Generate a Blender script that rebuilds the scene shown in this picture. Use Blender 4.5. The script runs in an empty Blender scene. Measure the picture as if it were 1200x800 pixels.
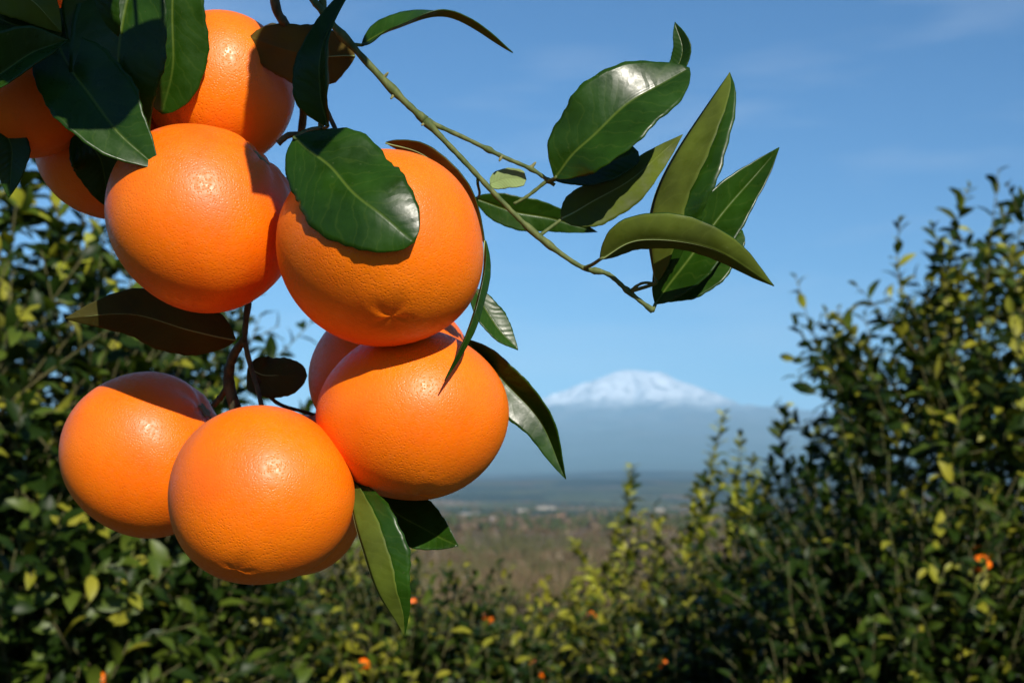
import bpy, math, random
import numpy as np
from mathutils import Vector, Matrix

# ------------------------------------------------------------------ camera, sky, sun
RES_W, RES_H = 1200.0, 800.0          # photograph pixels
F = 1500.0                            # focal length in photograph pixels
PITCH = math.atan((556 - 400) / F)
CAM = Vector((0, 0, 1.7))
D0 = 0.60                             # distance of the fruit cluster
SUN_EL, SUN_AZ = math.radians(33), math.radians(21)   # behind the camera, to the right
SUN_DIR = Vector((math.sin(SUN_AZ) * math.cos(SUN_EL), -math.cos(SUN_AZ) * math.cos(SUN_EL), math.sin(SUN_EL)))

scene = bpy.context.scene
COL = scene.collection
cam_d = bpy.data.cameras.new('camera')
cam = bpy.data.objects.new('camera', cam_d)
COL.objects.link(cam)
cam.location = CAM
cam.rotation_euler = (math.radians(90) + PITCH, 0, 0)
cam_d.sensor_width = 36
cam_d.lens = 36 * F / RES_W
cam_d.clip_start = 0.05
cam_d.clip_end = 200000
cam_d.dof.use_dof = True
cam_d.dof.focus_distance = 0.575
cam_d.dof.aperture_fstop = 16.0
scene.camera = cam

world = bpy.data.worlds.new('World')
scene.world = world
world.use_nodes = True
wn, wl = world.node_tree.nodes, world.node_tree.links
wn.clear()
w_out = wn.new('ShaderNodeOutputWorld')
w_bg = wn.new('ShaderNodeBackground')
w_sky = wn.new('ShaderNodeTexSky')
w_sky.sky_type = 'NISHITA'
w_sky.sun_disc = False
w_sky.sun_elevation = SUN_EL
w_sky.sun_rotation = math.pi - SUN_AZ
w_sky.altitude = 0
w_sky.air_density = 1.0
w_sky.dust_density = 0.3
w_sky.ozone_density = 2.5
w_bg.inputs['Strength'].default_value = 0.050
# faint high cirrus, drawn by direction
w_tc = wn.new('ShaderNodeTexCoord')
w_map = wn.new('ShaderNodeMapping')
w_map.inputs['Scale'].default_value = (2.0, 2.0, 11.0)
w_map.inputs['Rotation'].default_value = (0.0, 0.10, 0.0)
w_noise = wn.new('ShaderNodeTexNoise')
w_noise.inputs['Scale'].default_value = 2.2
w_noise.inputs['Detail'].default_value = 7
w_ramp = wn.new('ShaderNodeMapRange')
w_ramp.inputs['From Min'].default_value = 0.52
w_ramp.inputs['From Max'].default_value = 0.85
w_ramp.inputs['To Max'].default_value = 0.28
w_mix = wn.new('ShaderNodeMix')
w_mix.data_type = 'RGBA'
w_mix.inputs[7].default_value = (9.0, 10.0, 11.5, 1)
wl.new(w_tc.outputs['Generated'], w_map.inputs['Vector'])
wl.new(w_map.outputs['Vector'], w_noise.inputs['Vector'])
wl.new(w_noise.outputs['Fac'], w_ramp.inputs['Value'])
wl.new(w_ramp.outputs['Result'], w_mix.inputs[0])
w_tint = wn.new('ShaderNodeMix')       # clear winter air: a deeper blue, all over the sky
w_tint.data_type = 'RGBA'; w_tint.blend_type = 'MULTIPLY'
w_tint.inputs[0].default_value = 1.0
w_tint.inputs[7].default_value = (0.44, 0.94, 1.40, 1)
wl.new(w_sky.outputs['Color'], w_tint.inputs[6])
wl.new(w_tint.outputs[2], w_mix.inputs[6])
wl.new(w_mix.outputs[2], w_bg.inputs['Color'])
wl.new(w_bg.outputs['Background'], w_out.inputs['Surface'])

sun_d = bpy.data.lights.new('sun', 'SUN')
sun_d.energy = 5.0
sun_d.angle = math.radians(0.53)
sun_d.color = (1.0, 0.93, 0.82)
sun = bpy.data.objects.new('sun', sun_d)
COL.objects.link(sun)
sun.location = (3, -4, 6)
sun.rotation_euler = SUN_DIR.to_track_quat('Z', 'Y').to_euler()

scene.view_settings.view_transform = 'Standard'
scene.view_settings.look = 'None'
scene.view_settings.exposure = 0.62
scene.view_settings.gamma = 1.0
scene.render.engine = 'CYCLES'
scene.cycles.use_denoising = True
scene.cycles.max_bounces = 8
scene.cycles.volume_bounces = 0
scene.cycles.transparent_max_bounces = 8

rng = np.random.default_rng(7)
random.seed(7)

# ------------------------------------------------------------------ helpers
CR = Vector((1, 0, 0))
CU = Vector((0, -math.sin(PITCH), math.cos(PITCH)))
CF = Vector((0, math.cos(PITCH), math.sin(PITCH)))
UNIT = D0 / F                          # one photograph pixel at the cluster, in metres

def at(px, py, depth):
    """photograph pixel + distance along the lens axis -> world point"""
    return CAM + CF * depth + CR * ((px - 600) / F * depth) + CU * ((400 - py) / F * depth)

def P(px, py, rel=0):
    """as above; rel = units of one pixel nearer than the cluster plane"""
    return at(px, py, D0 - rel * UNIT)

def cdir(v):
    """camera-frame vector (right, up, towards the lens) -> world"""
    return (CR * v[0] + CU * v[1] - CF * v[2]).normalized()

def project(p):
    d = p - CAM
    z = d.dot(CF)
    return 600 + F * d.dot(CR) / z, 400 - F * d.dot(CU) / z

def tag(o, label=None, cat=None, group=None, kind=None):
    if label: o['label'] = label
    if cat: o['category'] = cat
    if group: o['group'] = group
    if kind: o['kind'] = kind
    return o

def link(name, me, parent=None, mats=()):
    o = bpy.data.objects.new(name, me)
    COL.objects.link(o)
    if me is not None:
        for m in mats:
            me.materials.append(m)
    if parent is not None:
        o.parent = parent
        o.matrix_parent_inverse = parent.matrix_basis.inverted()
    return o

def empty(name, loc):
    o = bpy.data.objects.new(name, None)
    COL.objects.link(o)
    o.location = loc
    o.empty_display_size = 0.05
    return o

def mesh_from(name, verts, faces, smooth=True, mat_idx=None, uv=None):
    me = bpy.data.meshes.new(name)
    me.from_pydata([tuple(v) for v in verts], [], faces)
    if smooth:
        me.polygons.foreach_set('use_smooth', [True] * len(me.polygons))
    if mat_idx is not None:
        me.polygons.foreach_set('material_index', mat_idx)
    if uv is not None:
        l = me.uv_layers.new(name='UVMap')
        idx = np.zeros(len(me.loops), dtype=np.int32)
        me.loops.foreach_get('vertex_index', idx)
        l.data.foreach_set('uv', np.asarray(uv, dtype=np.float32)[idx].ravel())
    me.update()
    return me

def mesh_np(name, verts, quads=None, tris=None, mat_q=None, smooth=True):
    """fast mesh from numpy arrays"""
    me = bpy.data.meshes.new(name)
    polys = []
    tot = []
    if quads is not None and len(quads):
        polys.append(quads.reshape(-1)); tot.append(np.full(len(quads), 4))
    if tris is not None and len(tris):
        polys.append(tris.reshape(-1)); tot.append(np.full(len(tris), 3))
    loops = np.concatenate(polys).astype(np.int32)
    tot = np.concatenate(tot).astype(np.int32)
    start = np.concatenate([[0], np.cumsum(tot)[:-1]]).astype(np.int32)
    me.vertices.add(len(verts)); me.loops.add(len(loops)); me.polygons.add(len(tot))
    me.vertices.foreach_set('co', np.asarray(verts, dtype=np.float32).ravel())
    me.loops.foreach_set('vertex_index', loops)
    me.polygons.foreach_set('loop_start', start)
    me.polygons.foreach_set('loop_total', tot)
    if smooth:
        me.polygons.foreach_set('use_smooth', np.ones(len(tot), dtype=bool))
    if mat_q is not None:
        me.polygons.foreach_set('material_index', np.asarray(mat_q, dtype=np.int32))
    me.update(calc_edges=True)
    me.validate()
    return me

def spline(pts, n):
    """Catmull-Rom through 3-D points, n samples"""
    pts = [Vector(p) for p in pts]
    if len(pts) == 2:
        return [pts[0].lerp(pts[1], i / (n - 1)) for i in range(n)]
    e = [pts[0] * 2 - pts[1]] + pts + [pts[-1] * 2 - pts[-2]]
    out = []
    m = len(pts) - 1
    for i in range(n):
        t = i / (n - 1) * m
        k = min(int(t), m - 1)
        u = t - k
        a, b, c, d = e[k], e[k + 1], e[k + 2], e[k + 3]
        out.append(0.5 * ((2 * b) + (c - a) * u + (2 * a - 5 * b + 4 * c - d) * u * u + (3 * b - a - 3 * c + d) * u ** 3))
    return out

def tube_geo(path, radii, sides=8, jitter=0.0, rs=None):
    """verts, faces of a capped tube"""
    verts, faces = [], []
    n = len(path)
    ref = Vector((0.13, 0.31, 0.94))
    for i, p in enumerate(path):
        t = (path[min(i + 1, n - 1)] - path[max(i - 1, 0)]).normalized()
        a = t.cross(ref)
        if a.length < 1e-4: a = t.cross(Vector((1, 0, 0)))
        a.normalize(); b = t.cross(a)
        for s in range(sides):
            ang = 2 * math.pi * s / sides
            r = radii[i] * (1 + (rs.uniform(-jitter, jitter) if rs else 0))
            verts.append(p + (a * math.cos(ang) + b * math.sin(ang)) * r)
    for i in range(n - 1):
        for s in range(sides):
            s2 = (s + 1) % sides
            faces.append((i * sides + s, i * sides + s2, (i + 1) * sides + s2, (i + 1) * sides + s))
    faces.append(tuple(range(sides - 1, -1, -1)))
    faces.append(tuple((n - 1) * sides + s for s in range(sides)))
    return verts, faces

# value noise in numpy
def vnoise(p, seed=0):
    p = np.asarray(p, dtype=np.float64)
    i = np.floor(p).astype(np.int64); f = p - i
    f = f * f * (3 - 2 * f)
    def h(*c):
        n = seed * 1013
        for k, q in enumerate(c):
            n = n + q * (374761393, 668265263, 2147483647)[k]
        n = (n ^ (n >> 13)) * 1274126177
        n = n ^ (n >> 16)
        return (n & 0xffff) / 65535.0
    if p.shape[-1] == 2:
        x, y = i[..., 0], i[..., 1]
        u, v = f[..., 0], f[..., 1]
        return (h(x, y) * (1 - u) + h(x + 1, y) * u) * (1 - v) + (h(x, y + 1) * (1 - u) + h(x + 1, y + 1) * u) * v
    x, y, z = i[..., 0], i[..., 1], i[..., 2]
    u, v, w = f[..., 0], f[..., 1], f[..., 2]
    def pl(zz):
        return (h(x, y, zz) * (1 - u) + h(x + 1, y, zz) * u) * (1 - v) + (h(x, y + 1, zz) * (1 - u) + h(x + 1, y + 1, zz) * u) * v
    return pl(z) * (1 - w) + pl(z + 1) * w

def fbm(p, oct=4, seed=0):
    p = np.asarray(p, dtype=np.float64)
    a, s, tot = 1.0, 0.0, 0.0
    for k in range(oct):
        s = s + a * vnoise(p * 2 ** k + 17.3 * k, seed + k); tot += a; a *= 0.5
    return s / tot

# ------------------------------------------------------------------ materials
def new_mat(name):
    m = bpy.data.materials.new(name)
    m.use_nodes = True
    m.node_tree.nodes.clear()
    n, l = m.node_tree.nodes, m.node_tree.links
    out = n.new('ShaderNodeOutputMaterial')
    return m, n, l, out

def principled(n, base=(0.5, 0.5, 0.5), rough=0.5, spec=0.5):
    b = n.new('ShaderNodeBsdfPrincipled')
    b.inputs['Base Color'].default_value = (*base, 1)
    b.inputs['Roughness'].default_value = rough
    b.inputs['Specular IOR Level'].default_value = spec
    return b

def math_node(n, l, op, a, b=None, c=None):
    m = n.new('ShaderNodeMath'); m.operation = op
    for i, v in enumerate((a, b, c)):
        if v is None: continue
        if isinstance(v, (int, float)): m.inputs[i].default_value = v
        else: l.new(v, m.inputs[i])
    return m.outputs[0]

def maprange(n, l, v, a, b, c=0.0, d=1.0):
    m = n.new('ShaderNodeMapRange')
    l.new(v, m.inputs['Value'])
    m.inputs['From Min'].default_value = a; m.inputs['From Max'].default_value = b
    m.inputs['To Min'].default_value = c; m.inputs['To Max'].default_value = d
    return m.outputs['Result']

def mixc(n, l, fac, a, b):
    m = n.new('ShaderNodeMix'); m.data_type = 'RGBA'
    if isinstance(fac, (int, float)): m.inputs[0].default_value = fac
    else: l.new(fac, m.inputs[0])
    for i, v in ((6, a), (7, b)):
        if isinstance(v, tuple): m.inputs[i].default_value = (*v, 1)
        else: l.new(v, m.inputs[i])
    return m.outputs[2]

def noise(n, l, vec, scale, detail=4, rough=0.5, dist=0.0):
    t = n.new('ShaderNodeTexNoise')
    t.inputs['Scale'].default_value = scale; t.inputs['Detail'].default_value = detail
    t.inputs['Roughness'].default_value = rough; t.inputs['Distortion'].default_value = dist
    if vec is not None: l.new(vec, t.inputs['Vector'])
    return t.outputs['Fac']

def peel_material():
    m, n, l, out = new_mat('orange_peel')
    b = principled(n, (0.9, 0.26, 0.012), 0.36, 0.42)
    tc = n.new('ShaderNodeTexCoord'); o = tc.outputs['Object']
    big = noise(n, l, o, 28, 3)
    fine = noise(n, l, o, 420, 3)
    vor = n.new('ShaderNodeTexVoronoi'); vor.feature = 'SMOOTH_F1'
    vor.inputs['Scale'].default_value = 880; vor.inputs['Smoothness'].default_value = 0.5
    l.new(o, vor.inputs['Vector'])
    c1 = mixc(n, l, maprange(n, l, big, 0.3, 0.7), (0.76, 0.108, 0.0003), (0.84, 0.168, 0.0008))
    oi = n.new('ShaderNodeObjectInfo')
    c1 = mixc(n, l, maprange(n, l, oi.outputs['Random'], 0, 1, 0, 0.30), c1, (0.84, 0.205, 0.001))
    c2 = mixc(n, l, maprange(n, l, vor.outputs['Distance'], 0.25, 0.05, 0.0, 0.28), c1, (0.60, 0.062, 0.0005))
    blem = noise(n, l, o, 95, 6, 0.65)
    c3 = mixc(n, l, maprange(n, l, blem, 0.62, 0.74, 0.0, 0.45), c2, (0.56, 0.14, 0.02))
    l.new(c3, b.inputs['Base Color'])
    l.new(maprange(n, l, fine, 0.3, 0.7, 0.33, 0.55), b.inputs['Roughness'])
    med = noise(n, l, o, 190, 2)
    h = math_node(n, l, 'ADD', maprange(n, l, vor.outputs['Distance'], 0.0, 0.45, -0.5, 0.5), math_node(n, l, 'MULTIPLY', med, 1.0))
    bump = n.new('ShaderNodeBump')
    l.new(maprange(n, l, noise(n, l, o, 35, 3), 0.3, 0.7, 0.30, 0.68), bump.inputs['Strength'])
    bump.inputs['Distance'].default_value = 0.00030
    l.new(h, bump.inputs['Height']); l.new(bump.outputs['Normal'], b.inputs['Normal'])
    b.inputs['Subsurface Weight'].default_value = 0.08
    b.inputs['Subsurface Radius'].default_value = (0.0065, 0.0012, 0.0002)
    b.inputs['Subsurface Scale'].default_value = 1.0
    b.inputs['Coat Weight'].default_value = 0.0
    b.inputs['Coat Roughness'].default_value = 0.26
    l.new(b.outputs['BSDF'], out.inputs['Surface'])
    return m

def leaf_material(name, base, vein, back=False, rough=0.32, spec=0.5, trans=(0.16, 0.30, 0.01), tfac=0.10, veins=True):
    """UV: u = distance from midrib in leaf lengths, v = along the leaf"""
    m, n, l, out = new_mat(name)
    b = principled(n, base, rough, spec)
    tc = n.new('ShaderNodeTexCoord'); o = tc.outputs['Object']
    g = noise(n, l, o, 60, 4)
    dark = tuple(c * 0.72 for c in base); lite = tuple(min(1, c * 1.35) for c in base)
    col = mixc(n, l, maprange(n, l, g, 0.3, 0.7), dark, lite)
    spots = noise(n, l, o, 330, 4, 0.7)
    col = mixc(n, l, maprange(n, l, spots, 0.66, 0.76, 0, 0.30), col, (0.20, 0.20, 0.09))
    h = None
    if veins:
        sep = n.new('ShaderNodeSeparateXYZ'); l.new(tc.outputs['UV'], sep.inputs[0])
        au = math_node(n, l, 'ABSOLUTE', sep.outputs['X'])
        rib = math_node(n, l, 'MULTIPLY', maprange(n, l, au, 0.011, 0.003), maprange(n, l, sep.outputs['Y'], 1.0, 0.55, 0.15, 1.0))
        # side veins: slanted lines leaving the midrib
        ph = math_node(n, l, 'SUBTRACT', math_node(n, l, 'MULTIPLY', sep.outputs['Y'], 11.0), math_node(n, l, 'MULTIPLY', au, 9.0))
        wob = math_node(n, l, 'ADD', ph, math_node(n, l, 'MULTIPLY', noise(n, l, o, 70, 3), 2.4))
        fr = math_node(n, l, 'FRACT', wob)
        dist = math_node(n, l, 'ABSOLUTE', math_node(n, l, 'SUBTRACT', fr, 0.5))
        sv = maprange(n, l, dist, 0.09, 0.0)
        col = mixc(n, l, math_node(n, l, 'MULTIPLY', sv, 0.09 if not back else 0.14), col, vein)
        col = mixc(n, l, math_node(n, l, 'MULTIPLY', rib, 0.5), col, vein)
        hv = math_node(n, l, 'MULTIPLY', dist, 1.0)
        h = math_node(n, l, 'ADD', math_node(n, l, 'MULTIPLY', hv, 0.4), math_node(n, l, 'MULTIPLY', rib, -0.6 if not back else 0.8))
        h = math_node(n, l, 'ADD', h, math_node(n, l, 'MULTIPLY', noise(n, l, o, 500, 3), 0.10))
        bump = n.new('ShaderNodeBump'); bump.inputs['Strength'].default_value = 0.5
        bump.inputs['Distance'].default_value = 0.0006
        l.new(h, bump.inputs['Height']); l.new(bump.outputs['Normal'], b.inputs['Normal'])
    l.new(maprange(n, l, noise(n, l, o, 120, 5, 0.65), 0.3, 0.7, rough * 0.8, min(1, rough * 1.55)), b.inputs['Roughness'])
    l.new(col, b.inputs['Base Color'])
    tr = n.new('ShaderNodeBsdfTranslucent'); tr.inputs['Color'].default_value = (*trans, 1)
    mx = n.new('ShaderNodeMixShader'); mx.inputs[0].default_value = tfac
    l.new(b.outputs['BSDF'], mx.inputs[1]); l.new(tr.outputs['BSDF'], mx.inputs[2])
    l.new(mx.outputs['Shader'], out.inputs['Surface'])
    return m

def bark_material(name, c1, c2, scale=300, rough=0.7, bump_d=0.0006):
    m, n, l, out = new_mat(name)
    b = principled(n, c1, rough, 0.35)
    tc = n.new('ShaderNodeTexCoord')
    mp = n.new('ShaderNodeMapping'); mp.inputs['Scale'].default_value = (1, 1, 0.35)
    l.new(tc.outputs['Object'], mp.inputs['Vector'])
    g = noise(n, l, mp.outputs['Vector'], scale, 5, 0.6)
    l.new(mixc(n, l, maprange(n, l, g, 0.35, 0.65), c1, c2), b.inputs['Base Color'])
    bump = n.new('ShaderNodeBump'); bump.inputs['Strength'].default_value = 0.6; bump.inputs['Distance'].default_value = bump_d
    l.new(g, bump.inputs['Height']); l.new(bump.outputs['Normal'], b.inputs['Normal'])
    l.new(b.outputs['BSDF'], out.inputs['Surface'])
    return m

M_PEEL = peel_material()
M_LEAF = leaf_material('leaf_upper_side', (0.0125, 0.040, 0.0022), (0.11, 0.16, 0.02), rough=0.28, spec=0.22)
M_LEAF_BACK = leaf_material('leaf_underside', (0.062, 0.086, 0.006), (0.12, 0.15, 0.02), back=True, rough=0.6, spec=0.25, tfac=0.10)
M_LEAF_PALE = leaf_material('pale_leaf', (0.20, 0.27, 0.09), (0.30, 0.36, 0.14), rough=0.5, spec=0.3)
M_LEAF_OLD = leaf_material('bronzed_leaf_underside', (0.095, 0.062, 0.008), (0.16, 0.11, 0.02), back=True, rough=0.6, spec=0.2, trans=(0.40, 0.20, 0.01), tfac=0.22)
M_LEAF_SHADED = leaf_material('shaded_olive_underside', (0.042, 0.038, 0.005), (0.075, 0.068, 0.012), back=True, rough=0.6, spec=0.2, trans=(0.20, 0.15, 0.01), tfac=0.08)  # shade under the oranges put into the olive underside colour
M_TWIG = bark_material('green_twig', (0.040, 0.068, 0.012), (0.105, 0.125, 0.032), 260)
M_BROWN = bark_material('brown_stem', (0.028, 0.026, 0.012), (0.095, 0.085, 0.036), 300)
M_CALYX = bark_material('calyx', (0.14, 0.16, 0.05), (0.22, 0.20, 0.09), 500)
M_BARK = bark_material('tree_bark', (0.09, 0.07, 0.05), (0.20, 0.17, 0.13), 30, 0.85, 0.006)

# ------------------------------------------------------------------ ground, plain and volcano
def ground_h(x, y):
    x = np.asarray(x, dtype=np.float64); y = np.asarray(y, dtype=np.float64)
    fwd = -34.0 * (1 - np.exp(-np.maximum(y, 0) / 262.0))
    fwd = fwd - 92.0 * (1 - np.exp(-np.maximum(y - 900, 0) / 3200.0))
    back = 9.0 * (1 - np.exp(-np.maximum(-y, 0) / 90.0))
    r = np.hypot(x, y)
    near = 0.10 * (fbm(np.stack([x * 0.35, y * 0.35], -1), 3, 3) - 0.5) * np.clip(r / 3, 0, 1)
    roll = 3.0 * (fbm(np.stack([x / 160, y / 160], -1), 3, 11) - 0.5) * np.clip((r - 40) / 300, 0, 1)
    hills = 400.0 * np.clip(fbm(np.stack([x / 3600, y / 2600], -1), 4, 23) - 0.36, 0, 0.5) * np.clip((r - 5000) / 6000, 0, 1) * np.clip((24000 - r) / 6000, 0, 1)
    return fwd + back + near + roll + hills

rings = np.concatenate([np.linspace(0.0, 12, 25), np.geomspace(13, 60000, 190)])
nseg = 240
ang = np.linspace(0, 2 * math.pi, nseg, endpoint=False)
gx = rings[:, None] * np.sin(ang)[None]; gy = rings[:, None] * np.cos(ang)[None]
gz = ground_h(gx, gy)
gv = np.stack([gx, gy, gz], -1).reshape(-1, 3)
ii, jj = np.meshgrid(np.arange(len(rings) - 1), np.arange(nseg), indexing='ij')
q = np.stack([ii * nseg + jj, (ii + 1) * nseg + jj, (ii + 1) * nseg + (jj + 1) % nseg, ii * nseg + (jj + 1) % nseg], -1).reshape(-1, 4)
q = q[:, ::-1]

def ground_material():
    m, n, l, out = new_mat('orchard_and_plain')
    b = principled(n, (0.1, 0.1, 0.05), 0.9, 0.15)
    geo = n.new('ShaderNodeNewGeometry')
    pos = geo.outputs['Position']
    ln = n.new('ShaderNodeVectorMath'); ln.operation = 'LENGTH'; l.new(pos, ln.inputs[0]); r = ln.outputs['Value']
    grass = mixc(n, l, maprange(n, l, noise(n, l, pos, 3.0, 6), 0.35, 0.65), (0.030, 0.050, 0.014), (0.10, 0.085, 0.045))
    scrub = mixc(n, l, maprange(n, l, noise(n, l, pos, 0.05, 6), 0.35, 0.65), (0.085, 0.060, 0.036), (0.125, 0.092, 0.055))
    mp = n.new('ShaderNodeMapping'); mp.inputs['Scale'].default_value = (1, 0.42, 1); l.new(pos, mp.inputs['Vector'])
    vor = n.new('ShaderNodeTexVoronoi'); vor.inputs['Scale'].default_value = 0.0042; l.new(mp.outputs['Vector'], vor.inputs['Vector'])
    sepc = n.new('ShaderNodeSeparateColor'); l.new(vor.outputs['Color'], sepc.inputs['Color'])
    fields = mixc(n, l, sepc.outputs['Red'], (0.035, 0.055, 0.028), (0.13, 0.13, 0.055))
    fields = mixc(n, l, maprange(n, l, sepc.outputs['Green'], 0.78, 0.80), fields, (0.17, 0.125, 0.075))
    woods = noise(n, l, mp.outputs['Vector'], 0.0016, 5, 0.6)
    fields = mixc(n, l, maprange(n, l, woods, 0.48, 0.54), fields, (0.022, 0.034, 0.018))
    c = mixc(n, l, maprange(n, l, r, 40, 120), grass, scrub)
    c = mixc(n, l, maprange(n, l, r, 800, 1100), c, fields)
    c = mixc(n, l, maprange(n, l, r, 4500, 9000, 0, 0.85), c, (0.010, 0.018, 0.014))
    l.new(c, b.inputs['Base Color'])
    bump = n.new('ShaderNodeBump'); bump.inputs['Strength'].default_value = 0.7; bump.inputs['Distance'].default_value = 0.05
    l.new(noise(n, l, pos, 9, 6), bump.inputs['Height']); l.new(bump.outputs['Normal'], b.inputs['Normal'])
    l.new(b.outputs['BSDF'], out.inputs['Surface'])
    return m

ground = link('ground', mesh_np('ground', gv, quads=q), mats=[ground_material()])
tag(ground, kind='structure')

# snow-capped volcano, 38 km away
VD = 38000.0
VX = (737 - 600) / F * VD
PEAK = 124.0 / F * VD + 92.0
def volcano_h(x, y):
    dx, dy = x, y
    a = np.arctan2(dy, dx)
    r = np.hypot(dx * np.where(dx > 0, 0.86, 1.06), dy * 0.95)
    pxr = r / VD * F                   # radius in photograph pixels
    prof = np.interp(pxr, [0, 18, 30, 60, 85, 110, 150, 220, 320, 450, 620, 800, 1100], [1.0, 0.975, 0.94, 0.84, 0.745, 0.665, 0.595, 0.525, 0.42, 0.28, 0.14, 0.05, 0.0])
    rid = fbm(np.stack([np.cos(a) * 5 + pxr * 0.004, np.sin(a) * 5 + pxr * 0.004], -1), 4, 5) - 0.5
    n2 = fbm(np.stack([x / 1500, y / 1500], -1), 6, 9) - 0.5
    n3 = np.abs(fbm(np.stack([x / 700, y / 700], -1), 5, 19) - 0.5)
    amp = np.clip(pxr / 90, 0.05, 1) * np.clip((900 - pxr) / 600, 0, 1)
    h = prof * PEAK + amp * (rid * 420 + n2 * 380 - n3 * 330 + 60)
    # flank craters
    for cx, cy, cr, ch in ((900, -600, 420, 90), (2600, -900, 500, 130), (-2300, -1200, 380, 90), (3900, -2500, 420, 110)):
        h = h + ch * np.exp(-((x - cx) ** 2 + (y - cy) ** 2) / cr ** 2)
    return h
vr = np.concatenate([[0], np.geomspace(60, 26000, 230)])
va = np.linspace(0, 2 * math.pi, 420, endpoint=False)
mx_, my_ = vr[:, None] * np.cos(va)[None], vr[:, None] * np.sin(va)[None]
mz = volcano_h(mx_, my_) - 128.0 - 40 * np.clip((vr[:, None] - 18000) / 8000, 0, 1)
mv = np.stack([mx_, my_, mz], -1).reshape(-1, 3)
ii, jj = np.meshgrid(np.arange(len(vr) - 1), np.arange(len(va)), indexing='ij')
na = len(va)
q = np.stack([ii * na + jj, (ii + 1) * na + jj, (ii + 1) * na + (jj + 1) % na, ii * na + (jj + 1) % na], -1).reshape(-1, 4)

def volcano_material():
    m, n, l, out = new_mat('volcano_slopes')
    b = principled(n, (0.1, 0.1, 0.05), 0.85, 0.2)
    geo = n.new('ShaderNodeNewGeometry')
    sep = n.new('ShaderNodeSeparateXYZ'); l.new(geo.outputs['Position'], sep.inputs[0])
    tc = n.new('ShaderNodeTexCoord')
    mp = n.new('ShaderNodeMapping'); mp.inputs['Scale'].default_value = (1, 1, 0.6); l.new(tc.outputs['Object'], mp.inputs['Vector'])
    ns = noise(n, l, mp.outputs['Vector'], 0.0011, 8, 0.62)
    z = math_node(n, l, 'ADD', sep.outputs['Z'], math_node(n, l, 'MULTIPLY', math_node(n, l, 'SUBTRACT', ns, 0.5), 900.0))
    snow = maprange(n, l, z, 1700, 2150)
    streak = noise(n, l, mp.outputs['Vector'], 0.0034, 7, 0.68, 0.6)
    bare = maprange(n, l, streak, 0.50, 0.60, 0.0, 0.75)
    rock = mixc(n, l, maprange(n, l, ns, 0.4, 0.6), (0.045, 0.05, 0.045), (0.085, 0.078, 0.066))
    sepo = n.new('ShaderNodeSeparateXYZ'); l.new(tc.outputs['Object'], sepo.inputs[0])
    east_dark = maprange(n, l, math_node(n, l, 'ADD', sepo.outputs['X'], math_node(n, l, 'MULTIPLY', math_node(n, l, 'SUBTRACT', streak, 0.5), 9000.0)), 300, 3200, 0.0, 0.72)
    bare = math_node(n, l, 'MAXIMUM', bare, east_dark)  # bare streaks, plus a darker tone towards the east side
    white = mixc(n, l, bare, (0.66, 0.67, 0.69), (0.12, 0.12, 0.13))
    low = mixc(n, l, maprange(n, l, z, 300, 1500), (0.035, 0.05, 0.03), rock)
    l.new(mixc(n, l, snow, low, white), b.inputs['Base Color'])
    l.new(b.outputs['BSDF'], out.inputs['Surface'])
    return m
volcano = link('mountain', mesh_np('mountain', mv, quads=q), mats=[volcano_material()])
volcano.location = (VX, VD, 0)
tag(volcano, kind='structure')

# ------------------------------------------------------------------ far plain: woods, thicket, farm buildings
def simple_mat(name, c1, c2, scale, rough=0.85, spec=0.2, trans=None, tfac=0.15):
    m, n, l, out = new_mat(name)
    b = principled(n, c1, rough, spec)
    geo = n.new('ShaderNodeNewGeometry')
    g = noise(n, l, geo.outputs['Position'], scale, 4)
    l.new(mixc(n, l, maprange(n, l, g, 0.3, 0.7), c1, c2), b.inputs['Base Color'])
    if trans:
        tr = n.new('ShaderNodeBsdfTranslucent'); tr.inputs['Color'].default_value = (*trans, 1)
        mx = n.new('ShaderNodeMixShader'); mx.inputs[0].default_value = tfac
        l.new(b.outputs['BSDF'], mx.inputs[1]); l.new(tr.outputs['BSDF'], mx.inputs[2])
        l.new(mx.outputs['Shader'], out.inputs['Surface'])
    else:
        l.new(b.outputs['BSDF'], out.inputs['Surface'])
    return m

M_WOOD1 = simple_mat('far_evergreen', (0.022, 0.034, 0.014), (0.055, 0.068, 0.026), 0.15)
M_WOOD2 = simple_mat('far_brown_trees', (0.075, 0.055, 0.038), (0.12, 0.09, 0.055), 0.15)
M_SCRUB1 = simple_mat('bare_brown_twigs', (0.095, 0.064, 0.034), (0.150, 0.108, 0.060), 0.4)
M_SCRUB2 = simple_mat('olive_scrub', (0.050, 0.058, 0.020), (0.115, 0.105, 0.040), 0.4)
M_SCRUB3 = simple_mat('dry_reed', (0.23, 0.18, 0.12), (0.32, 0.26, 0.18), 0.6)

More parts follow.
